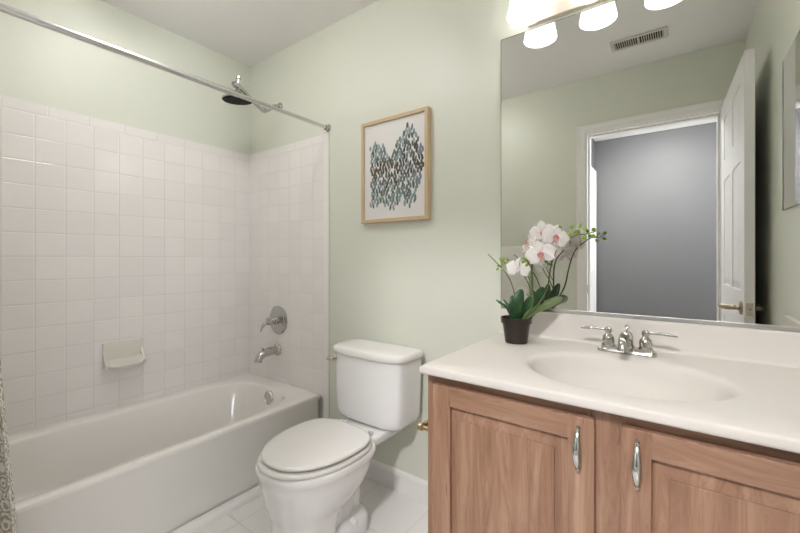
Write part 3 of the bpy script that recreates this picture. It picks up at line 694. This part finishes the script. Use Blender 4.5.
# small mirror on the right wall
mc = thing('bevelled_mirror', 'small frameless mirror on the right wall, seen at the edge of the large mirror', 'mirror', (WX, -0.26, 1.306))
obj('glass', box(nb(), WX-0.0085, WX-0.0025, -0.505, -0.055, 1.306, 1.860, 0.001, 1), 'mirror', mc, smooth=False)
obj('backing_board', box(nb(), WX-0.0025, WX-0.0003, -0.500, -0.060, 1.311, 1.855), 'edge', mc, smooth=False)

# ceiling vent
cv = thing('ceiling_vent', 'slotted white exhaust grille on the ceiling near the doorway', 'vent', (2.17, -1.2, H))
obj('backing', box(nb(), 2.045, 2.295, -1.245, -1.155, H-0.003, H-0.0005), 'slot', cv, smooth=False)
b = nb(); vx0, vx1, vy0, vy1 = 2.025, 2.315, -1.262, -1.138
for x0, x1, y0, y1 in ((vx0, vx0+.022, vy0, vy1), (vx1-.022, vx1, vy0, vy1), (vx0+.022, vx1-.022, vy0, vy0+.018), (vx0+.022, vx1-.022, vy1-.018, vy1), (2.164, 2.176, vy0+.018, vy1-.018)):
    box(b, x0, x1, y0, y1, H-0.010, H-0.0005, 0.002, 1)
obj('frame', b, 'ventw', cv)
b = nb()
for k in range(22):
    x = 2.052+k*0.0113
    if abs(x-2.17) < .009: continue
    box(b, x-.0018, x+.0018, vy0+.018, vy1-.018, H-0.009, H-0.003)
obj('louvres', b, 'ventw', cv, smooth=False)

# flush dome lamp over the tub, plus an added unseen dome as room fill
M['roomfill'] = glowmat('room_fill_lens', (1, 0.985, 0.97, 1), ROOMFILL)
for LCX, LCY, lens, lab in ((0.50, -0.80, 'canlens', 'flush dome ceiling lamp above the bathtub'), (1.02, -0.86, 'roomfill', 'added unseen dome fill lamp above the middle of the bathroom floor')):
    rl = thing('dome_light', lab, 'ceiling lamp', (LCX, LCY, H))
    obj('rim', lathe(nb(), [(.112, -.0005), (.114, -.010), (.108, -.014), (.104, -.010)], (LCX, LCY, H), (0, 0, 1), 48, cap0=False, cap1=False), 'nickel', rl)
    obj('glass_dome', lathe(nb(), [(.103, -.008), (.101, -.030), (.088, -.055), (.058, -.074), (.02, -.082), (.003, -.083)], (LCX, LCY, H), (0, 0, 1), 48), lens, rl)

# unseen lamp added on the hall ceiling to fill the bathroom from the doorway
hl = thing('hall_fill_lamp', 'added unseen round fill lamp on the hall ceiling beyond the doorway', 'ceiling lamp', (2.25, -2.45, H))
obj('rim', lathe(nb(), [(.15, -.001), (.15, -.02), (.14, -.025), (.135, -.02)], (2.25, -2.45, H), (0, 0, 1), 40, cap0=False, cap1=False), 'nickel', hl)
obj('diffuser', lathe(nb(), [(.136, -.015), (.13, -.04), (.10, -.06), (.05, -.07), (.01, -.072)], (2.25, -2.45, H), (0, 0, 1), 40), 'hallfill', hl)

# towel bar + towel on the door wall (seen in the mirror)
tb = thing('towel_bar', 'metal towel bar on the wall left of the doorway', 'towel bar', (1.22, -D, 1.2))
b = tube(nb(), [(0.96, -D+.065, 1.212), (1.50, -D+.065, 1.212)], .008, 14); obj('bar', b, 'chrome', tb)
for x in (0.97, 1.49): obj('bracket', lathe(nb(), [(.024, 0.0005), (.022, .008), (.010, .014), (.009, .055), (.013, .06), (.013, .074), (.006, .078)], (x, -D, 1.212), (0, 1, 0), 20), 'chrome', tb)
b = nb(); prof = []
for k in range(13):
    a = PI*k/12; prof.append((-D+.065+.0125*math.cos(a), 1.212+.0125*math.sin(a)))
path = [(-D+.0775, .62)]+[(-D+.0778, z) for z in (.8, 1.0)]+prof+[(-D+.0522, 1.0), (-D+.0522, .72)]
vr = []
for j in range(13):
    x = 1.045+0.375*j/12
    vr.append([b.verts.new((x, y+0.003*math.sin(j*1.1)*(1.2-z)*(1 if y > -D+.065 else .5), z)) for y, z in path])
for a, c in zip(vr, vr[1:]):
    for i in range(len(a)-1): b.faces.new((a[i], a[i+1], c[i+1], c[i]))
tw = tag(obj('towel', b, 'towel', None, 180), 'cream towel folded over the bar, seen in the mirror behind the orchid', 'towel')
sm = tw.modifiers.new('s', 'SOLIDIFY'); sm.thickness = .006; sm.offset = 0

# toilet paper holder on the cabinet side
tp = thing('toilet_paper_holder', 'brass toilet paper holder on the left side of the vanity cabinet', 'toilet paper holder', (VX0, -0.47, 0.62))
for y in (-0.525, -0.375):
    b = lathe(nb(), [(.020, .0005), (.020, .004), (.010, .010), (.007, .014), (.007, .042), (.011, .046), (.012, .058), (.006, .062)], (VX0, y, 0.618), (-1, 0, 0), 20); obj('post', b, 'brass', tp)
obj('roller', tube(nb(), [(VX0-.051, -0.515, .618), (VX0-.051, -0.385, .618)], .008, 14), 'brass', tp)
# ================================================================ orchid
ox, oy = 1.905, -0.165
orc = thing('potted_orchid', 'white orchid in a small brown pot on the left of the sink top', 'potted plant', (ox, oy, CZ))
b = lathe(nb(), [(.036, .0006), (.038, .002), (.0475, .070), (.0525, .0705), (.0535, .088), (.0515, .0895), (.0495, .088), (.0485, .078)], (ox, oy, CZ), (0, 0, 1), 48, cap1=False); obj('pot', b, 'pot', orc, 30)
b = nb(); sph(b, (ox, oy, CZ+.074), .047, (1, 1, .16), 14); rnd = random.Random(3)
for k in range(60):
    a = rnd.uniform(0, 2*PI); r = .042*rnd.random()**.5; sph(b, (ox+r*math.cos(a), oy+r*math.sin(a), CZ+.083), rnd.uniform(.003, .006), (1, rnd.uniform(.5, 1), .6), 4)
s_ = obj('bark_soil', b, 'soil', orc)
CAM = Vector(cam.location); yaw = math.radians(36.28)
def leaf(pts, width, mat, tilt=None, fold=.25):
    """pts: centre line root to tip; tilt: the side-ways direction of the blade"""
    P = catmull(pts, 6); m = len(P); b = nb(); side = Vector(tilt or (.8, .59, 0)).normalized(); rows = []
    for i, p in enumerate(P):
        t = i/(m-1); w = width*(math.sin(PI*min(1, (t*.86+.10)))**.75)*(1 if t < .96 else .55)
        T = (P[min(i+1, m-1)]-P[max(i-1, 0)]).normalized(); sd_ = (side-T*side.dot(T)).normalized(); nr = T.cross(sd_)
        rows.append([b.verts.new(p+sd_*w*u+nr*fold*w*(abs(u)**1.5)) for u in (-1, -.6, -.25, 0, .25, .6, 1)])
    for a, c in zip(rows, rows[1:]):
        for i in range(6): b.faces.new((a[i], a[i+1], c[i+1], c[i]))
    o = obj('leaf', b, mat, orc, 180); mm = o.modifiers.new('s', 'SOLIDIFY'); mm.thickness = .0018; return o
leaf([(1.8985, -0.17, 0.900), (1.8767, -0.17, 0.952), (1.8584, -0.18, 0.9696), (1.84, -0.19, 0.9818)], .009, 'leaf', (.1, 1, .3))
leaf([(1.8986, -0.16, 0.900), (1.8804, -0.15, 0.9502), (1.8617, -0.14, 0.966), (1.8485, -0.14, 0.9798)], .007, 'leaf', (.1, 1, .3))
leaf([(1.9093, -0.17, 0.895), (1.914, -0.185, 0.945), (1.922, -0.192, 0.985), (1.929, -0.178, 1.022)], .024, 'leaf')
leaf([(1.8986, -0.16, 0.900), (1.8861, -0.15, 0.955), (1.8797, -0.135, 0.995)], .011, 'leaf')
leaf([(1.9150, -0.15, 0.895), (1.9492, -0.13, 0.950), (1.972, -0.12, 0.990), (1.984, -0.12, 1.029)], .026, 'leaf')
leaf([(1.9180, -0.16, 0.895), (1.957, -0.14, 0.944), (2.000, -0.09, 0.968), (2.027, -0.035, 0.990)], .021, 'leaf2', (-.35, .75, .55))
leaf([(1.9095, -0.15, 0.895), (1.9312, -0.14, 0.9566), (1.9437, -0.135, 0.994)], .013, 'leaf')
def stem(pts, rad, label=None):
    return obj('stem', tube(nb(), catmull([Vector(p) for p in pts], 6), rad, 8), 'stemg', orc)
stem([(1.904, -0.165, 0.90), (1.9004, -0.165, 0.9817), (1.8877, -0.16, 1.0341), (1.8637, -0.155, 1.0763), (1.8275, -0.15, 1.1122), (1.7901, -0.145, 1.1457)], [.0024, .0022, .002, .0015])
stem([(1.9218, -0.165, 0.90), (1.9568, -0.15, 0.9667), (1.9555, -0.145, 1.0185), (1.9554, -0.15, 1.0817), (1.9619, -0.16, 1.1237), (1.9851, -0.165, 1.1578), (2.005, -0.165, 1.1812), (2.0186, -0.155, 1.1981)], [.003, .003, .0024, .0016])
stem([(1.9272, -0.16, 0.90), (1.9798, -0.14, 0.9777), (2.002, -0.135, 1.0236), (2.0133, -0.14, 1.0827), (2.0257, -0.145, 1.134), (2.0418, -0.145, 1.1675), (2.0679, -0.14, 1.1907), (2.0968, -0.13, 1.2068), (2.1232, -0.125, 1.2094), (2.1461, -0.12, 1.2153)], [.003, .0028, .0022, .0018, .0012])
stem([(1.9582, -0.148, 0.9909), (1.9418, -0.14, 1.0352), (1.9241, -0.14, 1.0665), (1.9114, -0.145, 1.0878)], [.0022, .0016])
stem([(1.9566, -0.148, 1.03), (1.9418, -0.143, 1.062), (1.930, -0.14, 1.085), (1.9314, -0.15, 1.115)], [.0014, .001])
stem([(1.9554, -0.15, 1.085), (1.94, -0.155, 1.12), (1.92, -0.16, 1.128), (1.914, -0.16, 1.10)], [.0014, .001])
def bud(p, q, r=.0068):
    b = nb(); p = Vector(p); q = Vector(q); d = (p-q).normalized()
    lathe(b, [(.0008, -1.1*r), (.6*r, -.8*r), (.95*r, -.2*r), (.9*r, .4*r), (.5*r, 1.0*r), (.0008, 1.25*r)], p, d, 10)
    tube(b, [q, p-d*r*.9], .0009, 6); return obj('bud', b, 'bud', orc)
for p in ((1.832, -0.147, 1.101), (1.839, -0.145, 1.127), (1.8543, -0.15, 1.127), (1.8711, -0.155, 1.124), (1.8300, -0.15, 1.090), (1.858, -0.15, 1.1124), (1.846, -0.15, 1.121)):
    bud(p, (1.8440, -0.15, 1.098), .0052)
for p, q in (((2.0742, -0.14, 1.2138), (2.085, -.135, 1.198)), ((2.0835, -0.14, 1.235), (2.09, -.132, 1.203)), ((2.107, -0.135, 1.2358), (2.098, -.13, 1.207)), ((2.0937, -0.13, 1.2156), (2.094, -.13, 1.204)),
             ((2.1211, -0.13, 1.2240), (2.113, -.127, 1.208)), ((2.1446, -0.12, 1.2240), (2.135, -.122, 1.212)), ((2.1440, -0.12, 1.2030), (2.13, -.124, 1.211)), ((2.1177, -0.12, 1.197), (2.105, -.128, 1.208)),
             ((2.0482, -0.15, 1.2344), (2.060, -.142, 1.185)), ((1.9238, -0.15, 1.1165), (1.931, -.148, 1.10)), ((1.9374, -0.15, 1.1059), (1.930, -.145, 1.09)), ((1.9344, -0.15, 1.1271), (1.931, -.15, 1.112))):
    bud(p, q, .0066)
def petal(bm, ang, L, Wd, cup, z0, n=12, mi=0):
    """petal in the local xy plane, root near the centre, tip at angle ang; the bloom looks along +z"""
    q = Matrix.Rotation(ang, 3, 'Z'); rows = []
    for i in range(n+1):
        t = i/n; w = Wd*math.sin(PI*min(1, t*.93+.035))**.62*(.38+.62*min(1, t*2.2)); r = []
        for u in (-1, -.66, -.33, 0, .33, .66, 1):
            zz = z0+cup*(t*t)-.10*Wd*(u*u)*1.2+.0016*math.sin(9*t+4*u)
            r.append(bm.verts.new(q @ Vector((.003+L*t*(1-.06*u*u), w*u, zz))))
        rows.append(r)
    for a, c in zip(rows, rows[1:]):
        for i in range(6):
            f = bm.faces.new((a[i], a[i+1], c[i+1], c[i])); f.material_index = mi
def flower(c, face, roll, s=1.0, lip=True):
    b = nb(); R_ = math.radians
    for a in (90, 212, 328): petal(b, R_(a), .038*s, .0140*s, -.004*s, -.001)
    for a in (8, 172): petal(b, R_(a), .041*s, .0222*s, -.003*s, .0012)
    rot = Vector((0, 0, 1)).rotation_difference(Vector(face).normalized()).to_matrix() @ Matrix.Identity(3)
    zz = Vector(face).normalized(); up = Vector((0, 0, 1)); xx = up.cross(zz).normalized(); yy = zz.cross(xx); rot = Matrix((xx, yy, zz)).transposed() @ Matrix.Rotation(roll, 3, 'Z')
    for v in b.verts: v.co = rot @ v.co+Vector(c)
    o = obj('flower', b, 'petal', orc, 180)
    b = nb(); sph(b, (0, .002, .006), .0042*s, (1, 1, 1.5), 6, 0)
    for sx in (-1, 1): sph(b, (sx*.006*s, -.003, .007), .0052*s, (.55, 1.2, .8), 6, 0)
    sph(b, (0, -.012*s, .009), .0065*s, (.6, 1.4, .35), 6, 0)
    for v in b.verts: v.co = rot @ v.co+Vector(c)
    obj('lip', b, 'lip' if lip else 'petal', o)
    return o
flower((1.9998, -0.178, 1.2180), (.35, -.9, .05), .15, 1.0)
flower((2.0400, -0.172, 1.2010), (.55, -.8, .15), -.25, 1.08)
flower((1.9500, -0.172, 1.1830), (-.65, -.55, .45), .5, .95)
flower((1.9970, -0.195, 1.1450), (.20, -.95, .05), .25, 1.15)
flower((2.0230, -0.160, 1.1730), (.45, -.8, .1), .6, 1.12, False)
flower((1.9120, -0.162, 1.0950), (.30, -.95, .25), -.1, 1.0, False)
flower((1.9800, -0.140, 1.1950), (-.3, .7, .2), .3, 1.0, False)
